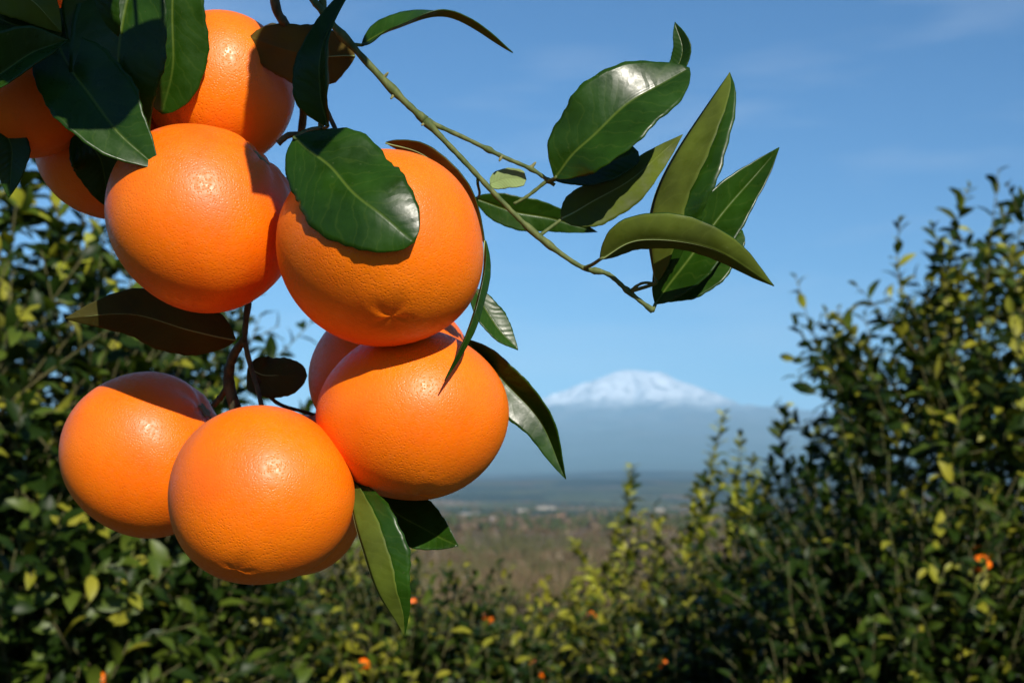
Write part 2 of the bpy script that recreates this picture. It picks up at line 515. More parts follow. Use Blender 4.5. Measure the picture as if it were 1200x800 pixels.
def icosphere():
    t = (1 + 5 ** 0.5) / 2
    v = np.array([(-1, t, 0), (1, t, 0), (-1, -t, 0), (1, -t, 0), (0, -1, t), (0, 1, t), (0, -1, -t), (0, 1, -t), (t, 0, -1), (t, 0, 1), (-t, 0, -1), (-t, 0, 1)], float)
    v /= np.linalg.norm(v[0])
    f = [(0, 11, 5), (0, 5, 1), (0, 1, 7), (0, 7, 10), (0, 10, 11), (1, 5, 9), (5, 11, 4), (11, 10, 2), (10, 7, 6), (7, 1, 8), (3, 9, 4), (3, 4, 2), (3, 2, 6), (3, 6, 8), (3, 8, 9), (4, 9, 5), (2, 4, 11), (6, 2, 10), (8, 6, 7), (9, 8, 1)]
    vs = [tuple(x) for x in v]; out = []
    cache = {}
    def mid(a, b):
        k = (min(a, b), max(a, b))
        if k not in cache:
            p = (np.array(vs[a]) + np.array(vs[b])) / 2
            vs.append(tuple(p / np.linalg.norm(p))); cache[k] = len(vs) - 1
        return cache[k]
    for a, b, c in f:
        x, y, z = mid(a, b), mid(b, c), mid(c, a)
        out += [(a, x, z), (b, y, x), (c, z, y), (x, y, z)]
    return np.array(vs), np.array(out)
ICO_V, ICO_F = icosphere()

def blobs(name, pts, sizes, mats, midx, hscale=1.0):
    """rounded, jittered tree crowns, far away, as one mass"""
    n = len(pts)
    jit = 1 + 0.28 * (rng.random((n, len(ICO_V), 1)) - 0.5) * 2
    v = ICO_V[None] * jit * sizes[:, None, None] * np.array([1, 1, hscale])
    v = v + np.concatenate([pts, np.zeros((n, 0))], 1)[:, None, :] + np.array([0, 0, 1])[None, None] * (sizes * hscale * 0.7)[:, None, None]
    f = ICO_F[None] + (np.arange(n) * len(ICO_V))[:, None, None]
    me = mesh_np(name, v.reshape(-1, 3), tris=f.reshape(-1, 3), mat_q=np.repeat(midx, len(ICO_F)))
    o = link(name, me, mats=mats)
    tag(o, kind='stuff')
    return o

# woods and hedgerows on the plain
n = 5200
d = np.exp(rng.uniform(math.log(750), math.log(6500), n))
px = rng.uniform(-150, 1350, n)
wx = (px - 600) / F * d
keep = fbm(np.stack([wx / 420, d / 900], -1), 3, 41) > 0.53
hedge = np.abs(((d / 1.0 + wx * 0.1) / (d * 0.11)) % 1.0) < 0.14
keep |= hedge
wx, d = wx[keep], d[keep]
pts = np.stack([wx, d, ground_h(wx, d) - 0.3], -1)
sz = rng.uniform(2.0, 4.2, len(d))
woods = blobs('woodland', pts, sz, [M_WOOD1, M_WOOD2], (rng.random(len(d)) < 0.35).astype(int), 0.85)
tag(woods, 'hazy dark woods and hedgerows scattered over the distant plain', 'woodland')

# brown bare thicket below the orchard, 110 m to 1 km
def thicket(name, n, dmin, dmax, pxr, hmin, hmax, mats, probs, nstem, seed):
    rs = np.random.default_rng(seed)
    d = np.exp(rs.uniform(math.log(dmin), math.log(dmax), n))
    px = rs.uniform(*pxr, n)
    x = (px - 600) / F * d
    h = rs.uniform(hmin, hmax, n) * (0.7 + 0.7 * fbm(np.stack([x / 45, d / 70], -1), 3, seed))
    base = np.stack([x, d, ground_h(x, d) - 0.1], -1)
    mi = rs.choice(len(mats), n, p=probs)
    patch = fbm(np.stack([x / 70, d / 130], -1), 2, seed + 3)
    if len(mats) > 1:
        mi = np.where((mi == 0) & (patch > 0.54), 1, mi)
    V, T, MI = [], [], []
    # each stem: a narrow upright blade with two side blades
    az = rs.uniform(0, 2 * math.pi, (n, nstem)); lean = rs.uniform(0.05, 0.62, (n, nstem))
    ln = h[:, None] * rs.uniform(0.55, 1.0, (n, nstem))
    off = rs.normal(0, 0.22, (n, nstem, 2)) * h[:, None, None]
    b0 = base[:, None, :] + np.concatenate([off, np.zeros((n, nstem, 1))], -1)
    dr = np.stack([np.cos(az) * np.sin(lean), np.sin(az) * np.sin(lean), np.cos(lean)], -1)
    tip = b0 + dr * ln[..., None]
    wv = np.stack([rs.normal(0, 1, (n, nstem)), rs.normal(0, 1, (n, nstem)), np.zeros((n, nstem))], -1)
    wv /= np.linalg.norm(wv, axis=-1, keepdims=True)
    w = (0.035 * h[:, None] * rs.uniform(0.6, 1.4, (n, nstem)))[..., None] * wv
    mid = b0 + dr * (ln * rs.uniform(0.3, 0.6, (n, nstem)))[..., None]
    s1 = mid + (dr + 0.9 * rs.normal(0, 0.5, (n, nstem, 3))) * (ln * 0.45)[..., None]
    s2 = mid + (dr + 0.9 * rs.normal(0, 0.5, (n, nstem, 3))) * (ln * 0.45)[..., None]
    up = np.array([0, 0, 0.0])
    v = np.stack([b0 - w, b0 + w, tip, mid - w * 0.8, mid + w * 0.8, s1, s2], 2)   # n, nstem, 7, 3
    k = np.arange(n * nstem)[:, None] * 7
    t = np.concatenate([k + np.array([0, 1, 2]), k + np.array([3, 4, 5]), k + np.array([3, 4, 6])], 0)
    mm = np.tile(np.repeat(mi, nstem), 3)
    me = mesh_np(name, v.reshape(-1, 3), tris=t, mat_q=mm, smooth=False)
    o = link(name, me, mats=mats)
    tag(o, kind='stuff')
    return o
o = thicket('thicket', 5200, 120, 1000, (330, 1000), 3.0, 5.2, [M_SCRUB1, M_SCRUB2, M_SCRUB3], [0.70, 0.25, 0.05], 9, 51)
tag(o, 'brown leafless thicket on the slope below the orchard', 'thicket')

M_WALL = simple_mat('limewashed_wall', (0.26, 0.23, 0.18), (0.36, 0.32, 0.26), 0.3)
M_ROOFT = simple_mat('tile_roof', (0.30, 0.15, 0.09), (0.40, 0.21, 0.13), 0.5)
M_ROOFW = simple_mat('pale_sheet_roof', (0.24, 0.23, 0.21), (0.34, 0.33, 0.31), 0.2)
M_DARK = simple_mat('dark_opening', (0.03, 0.03, 0.035), (0.05, 0.05, 0.055), 0.4, 0.3)

def box_geo(x0, x1, y0, y1, z0, z1):
    v = [(x0, y0, z0), (x1, y0, z0), (x1, y1, z0), (x0, y1, z0), (x0, y0, z1), (x1, y0, z1), (x1, y1, z1), (x0, y1, z1)]
    f = [(3, 2, 1, 0), (4, 5, 6, 7), (0, 1, 5, 4), (1, 2, 6, 5), (2, 3, 7, 6), (3, 0, 4, 7)]
    return v, f

def building(name, px, dist, w, dep, h, roof_h, roof_mat, nwin, label, cat, rot=0.0, group=None):
    w, dep, h, roof_h = w * .85, dep * .85, h * .75, roof_h * .7
    x = (px - 600) / F * dist
    z = float(ground_h(x, dist))
    t = empty(name, (x, dist, z - 0.2))
    t.rotation_euler = (0, 0, rot)
    def part(nm, v, f, m):
        o = link(nm, mesh_from(nm, v, f, smooth=False), mats=[m]); o.parent = t
        return o
    part('wall', *box_geo(-w / 2, w / 2, -dep / 2, dep / 2, 0, h), M_WALL)
    e = 0.4
    rv = [(-w / 2 - e, -dep / 2 - e, h + .01), (w / 2 + e, -dep / 2 - e, h + .01), (w / 2 + e, dep / 2 + e, h + .01), (-w / 2 - e, dep / 2 + e, h + .01), (-w / 2 - e, 0, h + roof_h), (w / 2 + e, 0, h + roof_h)]
    part('roof', rv, [(3, 2, 1, 0), (0, 1, 5, 4), (2, 3, 4, 5), (1, 2, 5), (3, 0, 4)], roof_mat)
    for i in range(nwin):
        cx = -w / 2 + w * (i + 0.5) / nwin
        part('window', *box_geo(cx - 0.6, cx + 0.6, -dep / 2 - 0.06, -dep / 2 + 0.1, h * 0.42, h * 0.42 + 1.4), M_DARK)
    part('door', *box_geo(w * 0.31 - 0.7, w * 0.31 + 0.7, -dep / 2 - 0.05, -dep / 2 + 0.1, 0.1, 2.3), M_DARK)
    tag(t, label, cat, group)
    return t
building('farmhouse', 584, 1060, 14, 9, 3.6, 2.2, M_ROOFW, 4, 'small pale farmhouse at the far edge of the brown thicket', 'farmhouse', 0.1)
building('warehouse', 640, 3000, 48, 18, 7, 2.5, M_ROOFW, 9, 'long white warehouse on the plain under the dark hills', 'warehouse', -0.05)
building('warehouse', 612, 2500, 22, 14, 6, 2.0, M_ROOFW, 5, 'short white shed beside the long white warehouse', 'warehouse', 0.15)
building('farmhouse', 552, 1800, 30, 12, 5, 2.4, M_ROOFW, 6, 'long low pale farm building among fields before the warehouses', 'farm building', -0.1)
building('farmhouse', 655, 1500, 12, 9, 4.5, 2.0, M_ROOFT, 3, 'small farmhouse with tiled roof among dark hedges', 'farmhouse', 0.3)
building('farmhouse', 770, 2600, 26, 12, 6, 2.4, M_ROOFW, 5, 'pale farm building standing apart from the warehouses on the plain', 'farm building', 0.2)
building('farmhouse', 705, 2100, 15, 10, 5, 2.4, M_ROOFT, 3, 'cream farmhouse with tiled roof in the middle of the plain', 'farmhouse', -0.2)

# ------------------------------------------------------------------ orchard trees
def bg_leaf_mat(name, c1, c2, trans, rough=0.45, spec=0.25, tfac=0.15):
    m, n, l, out = new_mat(name)
    b = principled(n, c1, rough, spec)
    geo = n.new('ShaderNodeNewGeometry')
    g = noise(n, l, geo.outputs['Position'], 9, 3)
    l.new(mixc(n, l, maprange(n, l, g, 0.3, 0.7), c1, c2), b.inputs['Base Color'])
    tr = n.new('ShaderNodeBsdfTranslucent'); tr.inputs['Color'].default_value = (*trans, 1)
    mx = n.new('ShaderNodeMixShader'); mx.inputs[0].default_value = tfac
    l.new(b.outputs['BSDF'], mx.inputs[1]); l.new(tr.outputs['BSDF'], mx.inputs[2])
    l.new(mx.outputs['Shader'], out.inputs['Surface'])
    return m
YOUNG = bg_leaf_mat('young_shoot_leaf', (0.20, 0.235, 0.016), (0.31, 0.30, 0.026), (0.36, 0.38, 0.012), 0.5, 0.25)
BG = [bg_leaf_mat('orchard_leaf_dark', (0.007, 0.018, 0.002), (0.018, 0.036, 0.004), (0.05, 0.085, 0.003), 0.42, 0.13),
      bg_leaf_mat('orchard_leaf_mid', (0.040, 0.070, 0.007), (0.075, 0.105, 0.010), (0.16, 0.23, 0.008)),
      bg_leaf_mat('orchard_leaf_yellow', (0.15, 0.165, 0.012), (0.25, 0.23, 0.020), (0.34, 0.33, 0.01), 0.5, 0.25)]
BG.append(YOUNG)
M_BGTWIG = simple_mat('orchard_twig', (0.07, 0.075, 0.025), (0.12, 0.10, 0.045), 6)

# unit leaf: base at origin, +Y along, +Z upper side; folded and drooping, 5 stations
def unit_leaf():
    st = [(0.0, 0.02), (0.22, 0.30), (0.5, 0.40), (0.78, 0.26), (1.0, 0.0)]
    v = []
    for t, w in st:
        z = 0.10 * math.sin(t * 2.4) - 0.16 * t * t
        v += [(-w * 0.55, t, z + 0.16 * w), (0, t, z), (w * 0.55, t, z + 0.16 * w)]
    q = []
    for i in range(4):
        a = i * 3
        q += [(a, a + 1, a + 4, a + 3), (a + 1, a + 2, a + 5, a + 4)]
    return np.array(v), np.array(q)
UL_V, UL_Q = unit_leaf()
LEAF_ME = []
for m in BG:
    me = mesh_np('orchard_leaf', UL_V, quads=UL_Q)
    me.materials.append(m)
    LEAF_ME.append(me)

def nrm(v):
    return v / np.maximum(np.linalg.norm(v, axis=-1, keepdims=True), 1e-9)

def orchard_tree(label, px, dist, crown_c_z, rx, rz, n_shoots, seed, leaf_len=0.082, extra=(), yellow=0.18, singles=300, group='orange trees of the orchard', dense=2.0, ry=None, mid=0.42):
    rs = np.random.default_rng(seed)
    x = (px - 600) / F * dist; y = dist
    gz = float(ground_h(x, y))
    root = empty('orange_tree', (x, y, gz))
    tag(root, label, 'orange tree', group)
    c = np.array([x, y, crown_c_z])
    ry = ry or rx
    # trunk and limbs
    fork = Vector((x + rs.uniform(-.05, .05), y + rs.uniform(-.05, .05), gz + 0.45))
    v, f = tube_geo(spline([Vector((x, y, gz - 0.1)), Vector((x + .02, y, gz + 0.2)), fork], 7), [0.085, 0.075, 0.07, 0.066, 0.062, 0.06, 0.058], 10)
    link('trunk', mesh_from('trunk', v, f), root, [M_BARK])
    for k in range(5):
        a = 2 * math.pi * (k + rs.uniform(-.25, .25)) / 5
        e = Vector((x + math.cos(a) * rx * 0.6, y + math.sin(a) * ry * 0.6, crown_c_z + rz * rs.uniform(0.1, 0.6)))
        mpt = fork.lerp(e, 0.45) + Vector((0, 0, 0.10))
        v, f = tube_geo(spline([fork, mpt, e], 8), np.linspace(0.042, 0.012, 8), 7)
        link('limb', mesh_from('limb', v, f), root, [M_BARK])
    # shoots
    n = int(n_shoots * dense)
    dirs = nrm(rs.normal(0, 1, (n, 3)))
    low = dirs[:, 2] < -0.55
    dirs[low, 2] *= -1
    lump = 0.72 + 0.56 * fbm(dirs * 2.1 + seed, 3, seed)
    rad = np.where(rs.random(n) < 0.62, rs.uniform(0.78, 1.0, n), rs.uniform(0.30, 0.82, n))
    base = c + dirs * (rad * lump)[:, None] * np.array([rx, ry, rz])
    sd = nrm(dirs * np.array([1, 1, 0.6]) * 0.75 + np.array([0, 0, 0.75]) + rs.normal(0, 0.40, (n, 3)))
    sl = rs.uniform(0.16, 0.40, n) * np.where(dirs[:, 2] > 0.45, 1.25, 1.0)
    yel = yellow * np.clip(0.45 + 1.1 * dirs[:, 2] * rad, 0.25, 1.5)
    lit_clump = np.clip((fbm(base * 2.6 + seed, 3, seed + 5) - 0.36) * 4.2, 0.0, 2.2)  # sunlit and shaded clumps of foliage, put into the leaf colours
    yel = yel * lit_clump
    nl = np.maximum(6, (sl / 0.030).astype(int))
    paths = [(base[i], sd[i], sl[i], nl[i], yel[i], lit_clump[i]) for i in range(n)]
    L_p, L_d, L_n, L_s, L_y, L_m = [], [], [], [], [], []
    twv, twf, twc = [], [], 0
    def add_shoot(pts_path, count, yv, ls, thick, young=False, ck=1.0):
        nonlocal twc
        pts_path = np.asarray(pts_path)
        m = len(pts_path)
        vv, ff = tube_geo([Vector(p) for p in pts_path], list(np.linspace(thick, thick * 0.45, m)), 4)
        twv.extend(vv); twf.extend([tuple(i + twc for i in fc) for fc in ff]); twc += len(vv)
        ph = rs.uniform(0, 6.28)
        ph0 = ph
        for k in range(count):
            t = (k + 0.6) / count
            u = t * (m - 1); i = min(int(u), m - 2); fr = u - i
            p = pts_path[i] * (1 - fr) + pts_path[i + 1] * fr
            tg = nrm(pts_path[i + 1] - pts_path[i])
            ph += 2.399 + rs.normal(0, .3)
            ref = np.array([0.3, 0.2, 0.93]) if abs(tg[2]) < .9 else np.array([1.0, 0, 0])
            a = nrm(np.cross(tg, ref)); b = np.cross(tg, a)
            side = a * math.cos(ph) + b * math.sin(ph)
            op = rs.uniform(0.45, 1.15)
            dd = nrm(tg * math.cos(op) + side * math.sin(op) + np.array([0, 0, -0.22]) + rs.normal(0, .15, 3))
            nn = tg * math.sin(op) - side * math.cos(op) + np.array([0, 0, 0.40]) + rs.normal(0, .45, 3)
            L_p.append(p); L_d.append(dd); L_n.append(nn)
            L_s.append(ls * rs.uniform(0.62, 1.15) * (1.0 - 0.35 * max(0, t - 0.75) / 0.25))
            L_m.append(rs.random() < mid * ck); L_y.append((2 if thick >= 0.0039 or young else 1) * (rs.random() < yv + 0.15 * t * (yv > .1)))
    for b0, s0, l0, c0, y0, k0 in paths:
        bend = rs.normal(0, 0.12, 3) + np.array([0, 0, 0.10])
        tt = np.linspace(0, 1, 4)[:, None]
        add_shoot(b0 + s0 * l0 * tt + bend * l0 * tt ** 2, c0, y0, leaf_len, 0.0035, False, k0)
    for pts_px, cnt, yv, ls in extra:
        pw = [at(a, b, dist + dz) for a, b, dz in pts_px]
        add_shoot([np.array(p) for p in spline(pw, 9)], int(cnt * 1.5), yv, ls * 1.25, 0.0040)
        for sgn in (-1, 1):
            k0 = spline(pw, 9)
            dx = sgn * rs.uniform(7, 14) / F * dist
            side = [np.array(q) + np.array([dx * (i / 5.0) ** 0.7, rs.uniform(-.05, .05), -0.02 * i]) for i, q in enumerate(k0[:6 + int(rs.integers(0, 2))])]
            add_shoot(side, int(cnt * 0.9), yv, ls * 1.15, 0.0035, True)
    L_p = np.array(L_p); L_d = nrm(np.array(L_d)); L_n = np.array(L_n); L_s = np.array(L_s); L_y = np.array(L_y)
    S = nrm(np.cross(L_d, L_n)); N = np.cross(S, L_d)
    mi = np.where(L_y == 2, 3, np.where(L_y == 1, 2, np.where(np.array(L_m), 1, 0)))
    Rm = np.stack([S, L_d, N], -1)                       # columns
    me = mesh_from('branchwork', twv, twf)
    tag(link('branchwork', me, root, [M_BGTWIG]), kind='stuff')
    # the leaves that show largest become parts of their own
    rel = L_p - np.array(CAM)
    dep = rel @ np.array(CF)
    qx = 600 + F * (rel @ np.array(CR)) / dep; qy = 400 - F * (rel @ np.array(CU)) / dep
    inside = (qx > -10) & (qx < 1210) & (qy > -10) & (qy < 810)
    outer = -((L_p - c) / np.array([rx, ry, rz])) @ np.array([0, 1.0, -0.35])
    score = np.where(inside, L_s / dep * F + outer * 6, -1e9)
    singles = min(singles, int(inside.sum()))
    order = np.argsort(-score)[:singles]
    chosen = np.zeros(len(L_p), bool); chosen[order] = True
    rest = np.where(~chosen)[0]
    vv = np.einsum('nij,kj->nki', Rm[rest], UL_V) * L_s[rest][:, None, None] + L_p[rest][:, None, :]
    qq = UL_Q[None] + (np.arange(len(rest)) * len(UL_V))[:, None, None]
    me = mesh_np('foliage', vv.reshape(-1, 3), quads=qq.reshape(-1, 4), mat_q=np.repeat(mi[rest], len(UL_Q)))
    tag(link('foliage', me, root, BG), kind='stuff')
    inv = root.matrix_basis.inverted()
    for i in np.where(chosen)[0]:
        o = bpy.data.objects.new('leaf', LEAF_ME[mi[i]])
        COL.objects.link(o)
        o.parent = root
        M4 = Matrix([[*(Rm[i][0] * L_s[i]), L_p[i][0]], [*(Rm[i][1] * L_s[i]), L_p[i][1]], [*(Rm[i][2] * L_s[i]), L_p[i][2]], [0, 0, 0, 1]])
        o.matrix_basis = inv @ M4
    return root

orchard_tree('tall dense orange tree with sky gaps, right behind the hanging fruit cluster', -90, 4.2, 1.35, 1.18, 1.02, 560, 101, 0.096, mid=0.34, yellow=0.11,
             extra=[([(60, 330, 0), (70, 260, 0), (45, 190, 0)], 16, .2, .085), ([(95, 360, 0), (118, 290, -.1), (140, 235, -.1)], 14, .15, .08),
                    ([(20, 260, -.3), (25, 215, -.3), (10, 170, -.3)], 14, .2, .085), ([(150, 420, -.2), (205, 380, -.2), (235, 330, -.2)], 15, .2, .08),
                    ([(210, 470, -.2), (245, 430, -.2), (262, 385, -.2)], 12, .2, .08)])
orchard_tree('tall orange tree with long leafy shoots reaching up beside the volcano', 1252, 5.4, 1.20, 1.10, 1.12, 580, 102, 0.102, dense=1.9, mid=0.42, yellow=0.24,
             extra=[([(1030, 500, 0), (990, 440, 0), (955, 395, 0), (932, 322, 0)], 17, .45, .075), ([(1060, 470, 0), (1010, 430, 0), (975, 400, 0), (968, 365, 0)], 13, .35, .07),
                    ([(1100, 430, 0), (1068, 370, 0), (1052, 310, 0), (1055, 252, 0)], 16, .35, .07), ([(1120, 400, 0), (1112, 330, 0), (1120, 270, 0), (1135, 218, 0)], 20, .4, .085),
                    ([(1150, 380, 0), (1152, 310, 0), (1172, 260, 0), (1196, 236, 0)], 18, .35, .085), ([(1080, 400, 0), (1090, 340, 0), (1098, 290, 0), (1090, 262, 0)], 14, .3, .07),
                    ([(1175, 380, 0), (1185, 330, 0), (1180, 280, 0)], 14, .3, .08), ([(1010, 530, 0), (985, 480, 0), (975, 420, 0)], 14, .3, .075)])
orchard_tree('orange tree with upright yellow-green shoots, next to the tall tree with long shoots', 955, 6.6, 0.40, 0.62, 0.78, 300, 103, 0.076, yellow=0.30,
             extra=[([(925, 620, 0), (922, 560, 0), (916, 510, 0), (921, 473, 0)], 28, .4, .082), ([(945, 620, 0), (946, 560, 0), (955, 520, 0), (962, 500, 0)], 25, .45, .082),
                    ([(985, 600, 0), (990, 540, 0), (1000, 490, 0)], 14, .3, .07), ([(900, 640, 0), (895, 590, 0), (905, 545, 0)], 24, .4, .082)])
orchard_tree('yellowish orange tree with slender shoots crossing the horizon', 850, 7.8, 0.26, 0.58, 0.66, 300, 104, 0.072, yellow=0.42,
             extra=[([(822, 640, 0), (828, 580, 0), (838, 530, 0), (848, 484, 0)], 34, .65, .082), ([(858, 640, 0), (862, 590, 0), (866, 550, 0), (868, 508, 0)], 32, .6, .082),
                    ([(880, 640, 0), (884, 590, 0), (882, 535, 0)], 30, .6, .082), ([(808, 660, 0), (812, 620, 0), (815, 572, 0)], 28, .65, .082)])
orchard_tree('orange tree with one lone shoot rising against the blue plain', 735, 8.6, -0.10, 0.75, 0.60, 300, 105, 0.072, yellow=0.36,
             extra=[([(735, 690, 0), (738, 640, 0), (736, 590, 0), (741, 545, 0)], 38, .55, .084), ([(700, 710, 0), (690, 670, 0), (672, 632, 0)], 28, .55, .084),
                    ([(765, 690, 0), (772, 650, 0), (770, 610, 0)], 26, .5, .084), ([(720, 700, 0), (716, 660, 0), (722, 622, 0)], 26, .5, .084)])
orchard_tree('low orange tree just under the hanging pointed leaf', 545, 7.6, -0.16, 0.85, 0.66, 330, 106, 0.080, mid=0.62, yellow=0.38)
orchard_tree('low orange tree below the yellowish tree, dotted with fruit', 660, 6.4, 0.16, 0.66, 0.58, 320, 107, 0.082, mid=0.62, yellow=0.36)
orchard_tree('low dark orange tree under the bottom oranges of the cluster', 330, 6.0, 0.30, 0.85, 0.78, 420, 108, 0.082, mid=0.34, yellow=0.15)
orchard_tree('broad dark orange tree under the tree with slender shoots', 845, 5.6, 0.35, 0.62, 0.68, 380, 109, 0.080, yellow=0.12, mid=0.22)
orchard_tree('dark orange tree in front of the tall tree with shoots, holding one bright fruit', 1060, 4.8, 0.55, 0.72, 0.85, 430, 110, 0.086, yellow=0.05, mid=0.13)
orchard_tree('dark orange tree in front of the tall dense tree', 95, 4.4, 0.75, 0.72, 0.85, 430, 111, 0.086, yellow=0.05, mid=0.20)
orchard_tree('small low orange tree between the low dark tree and the fruit-dotted tree', 470, 5.4, 0.40, 0.60, 0.55, 300, 112, 0.082, mid=0.58, yellow=0.28)
orchard_tree('pale low orange tree at the edge of the brown thicket', 610, 11.0, -0.42, 0.95, 0.62, 260, 113, 0.074, yellow=0.35, singles=150)
orchard_tree('low orange tree at the thicket edge behind the low dark tree', 430, 10.5, -0.32, 0.95, 0.65, 260, 114, 0.074, yellow=0.30, singles=150)
orchard_tree('low orange tree at the thicket edge behind the tree with the lone shoot', 790, 12.0, -0.45, 1.05, 0.70, 260, 115, 0.074, yellow=0.35, singles=150)

# ------------------------------------------------------------------ the fruiting tree in the foreground
def wave3(p, k):
    return math.sin(p[0] * k[0] + k[3]) * math.sin(p[1] * k[1] + k[4]) * math.sin(p[2] * k[2] + k[5])

def orange_mesh(R, seed, squash=0.94, nv=56, nu=84, navel=1.0):
    rs = random.Random(seed)
    ks = [[rs.uniform(1.2, 2.8) for _ in range(3)] + [rs.uniform(0, 6.3) for _ in range(3)] for _ in range(4)]
    verts, faces = [], []
    nf = rs.randint(6, 9); ph = rs.uniform(0, 6.3)
    bo = rs.uniform(0, 6.3)
    for i in range(nv + 1):
        th = math.pi * i / nv
        for j in range(nu):
            fi = 2 * math.pi * j / nu
            d = (math.sin(th) * math.cos(fi), math.sin(th) * math.sin(fi), math.cos(th))
            r = 1 + 0.032 * sum(wave3(d, k) for k in ks)
            r -= 0.075 * math.exp(-(th / 0.20) ** 2)
            r += 0.013 * math.cos(nf * fi + ph) * math.exp(-((th - 0.34) / 0.22) ** 2)
            tb = math.pi - th
            irr = 1 + 0.35 * math.sin(2 * fi + bo) + 0.22 * math.sin(5 * fi + ph)
            r -= 0.030 * navel * math.exp(-(tb / (0.13 * irr)) ** 2)
            r += 0.008 * navel * math.exp(-((tb - 0.27 * irr) / 0.10) ** 2) * (0.45 + 0.55 * math.cos(fi + bo))
            verts.append((d[0] * r * R, d[1] * r * R, d[2] * r * R * squash))
    for i in range(nv):
        for j in range(nu):
            j2 = (j + 1) % nu
            faces.append((i * nu + j, (i + 1) * nu + j, (i + 1) * nu + j2, i * nu + j2))
    me = bpy.data.meshes.new('orange')
    me.from_pydata(verts, [], faces)
    me.polygons.foreach_set('use_smooth', [True] * len(me.polygons))
    me.update()
    me.validate()
    return me

FRUIT = {}
def orange(key, px, py, r, rel, axis, label, seed, navel=1.0, squash=0.94):
    depth = D0 - rel * UNIT
    R = r * depth / F / (0.5 + 0.5 * squash)
    o = link('orange', orange_mesh(R, seed, squash, navel=navel), mats=[M_PEEL])
    o.location = at(px, py, depth)
    ax = cdir(axis)
    o.rotation_euler = ax.to_track_quat('Z', 'Y').to_euler()
    tag(o, label, 'orange', 'ripe oranges of the hanging cluster')
    # calyx: five-lobed green star in the stem hollow
    v, f = [(0, 0, 0.94 * squash * R)], []
    nn = 30
    for ring, (rr, zz) in enumerate(((0.05, 0.950), (0.095, 0.955), (0.10, 0.94))):
        for j in range(nn):
            a = 2 * math.pi * j / nn
            k = 1 + 0.28 * math.cos(5 * a) * (1 if ring else 0)
            v.append((math.cos(a) * rr * R * k, math.sin(a) * rr * R * k, zz * squash * R))
    for j in range(nn):
        f.append((0, 1 + j, 1 + (j + 1) % nn))
        for ring in range(2):
            a = 1 + ring * nn
            f.append((a + j, a + nn + j, a + nn + (j + 1) % nn, a + (j + 1) % nn))
    c = link('calyx', mesh_from('calyx', v, f), mats=[M_CALYX])
    c.parent = o
    FRUIT[key] = (o, R, o.location + ax * (R * squash * 0.93), ax)
    return o

orange('A', 258, 104, 87, -160, (0.35, 0.6, -0.6), 'upright orange at the top, partly behind two broad leaves', 1)
orange('B', 238, 257, 108.5, -40, (0.66, 0.68, 0.05), 'large glossy orange with a leaf tip lying on its left shoulder', 2)
orange('C', 449, 292, 118, 36, (-0.15, 0.72, -0.65), 'largest orange, wearing one flat broad leaf on its top', 3, 0.8)
orange('D', 484, 487, 105, -53, (-0.1, 0.9, -0.4), 'round orange directly under the largest one, half in its shadow', 4, squash=0.91)
orange('E', 458, 437, 92, -245, (0.0, 0.9, -0.2), 'shaded orange squeezed behind the one under the largest orange', 5)
orange('F', 171, 531, 96, -214, (0.80, 0.55, 0.1), 'orange with a dark shadow band across its top, beside the sunlit front one', 6)
orange('G', 305, 580, 105, 0, (0.12, 0.72, -0.66), 'fully sunlit orange at the front bottom of the cluster', 7, 0.6)
orange('H', 336, 590, 87, -205, (0.1, 0.9, -0.3), 'shaded orange peeping out behind the sunlit bottom one', 8)
orange('I', 30, 117, 72, -86, (0.2, 0.9, 0.2), 'half-shaded orange tucked under the overlapping dark leaves, a black leaf hanging below it', 9)
orange('J', 125, 180, 79, -200, (0.3, 0.9, -0.1), 'dark shaded orange hidden behind a black leaf beside the large glossy one', 10)
orange('K', 48, -12, 50, -170, (0.2, 0.9, -0.2), 'dim orange almost wholly hidden among the overlapping dark leaves', 11)
orange('M', 378, 546, 66, -300, (0.2, 0.9, -0.2), 'small shaded orange deep inside the lower cluster', 12)

tree = empty('orange_tree', (-1.05, 0.78, float(ground_h(-1.05, 0.78))))
tag(tree, 'foreground orange tree whose leafy green twigs carry the hanging orange cluster', 'orange tree')

_tw = random.Random(3)
def twig(pts, r, name='twig', mat=None, nodes=(), n=None, sides=10, world=False):
    """pts: (px, py, rel) ; r: radius in cluster pixels at start / end"""
    p = [Vector(a) for a in pts] if world else [P(*a) for a in pts]
    n = n or max(14, int(6 * len(p)))
    path = spline(p, n)
    r0, r1 = (r, r) if not isinstance(r, tuple) else r
    rad = []
    for i in range(n):
        t = i / (n - 1)
        q = (r0 * (1 - t) + r1 * t) * UNIT * 0.86
        q *= 1 + 0.06 * math.sin(i * 1.7) + _tw.uniform(-.05, .05)
        for nt in nodes:
            q *= 1 + 0.55 * math.exp(-((t - nt) / 0.025) ** 2)
        rad.append(q)
    v, f = tube_geo(path, rad, sides, 0.05, _tw)
    return link(name, mesh_from(name, v, f), tree, [mat or M_TWIG])

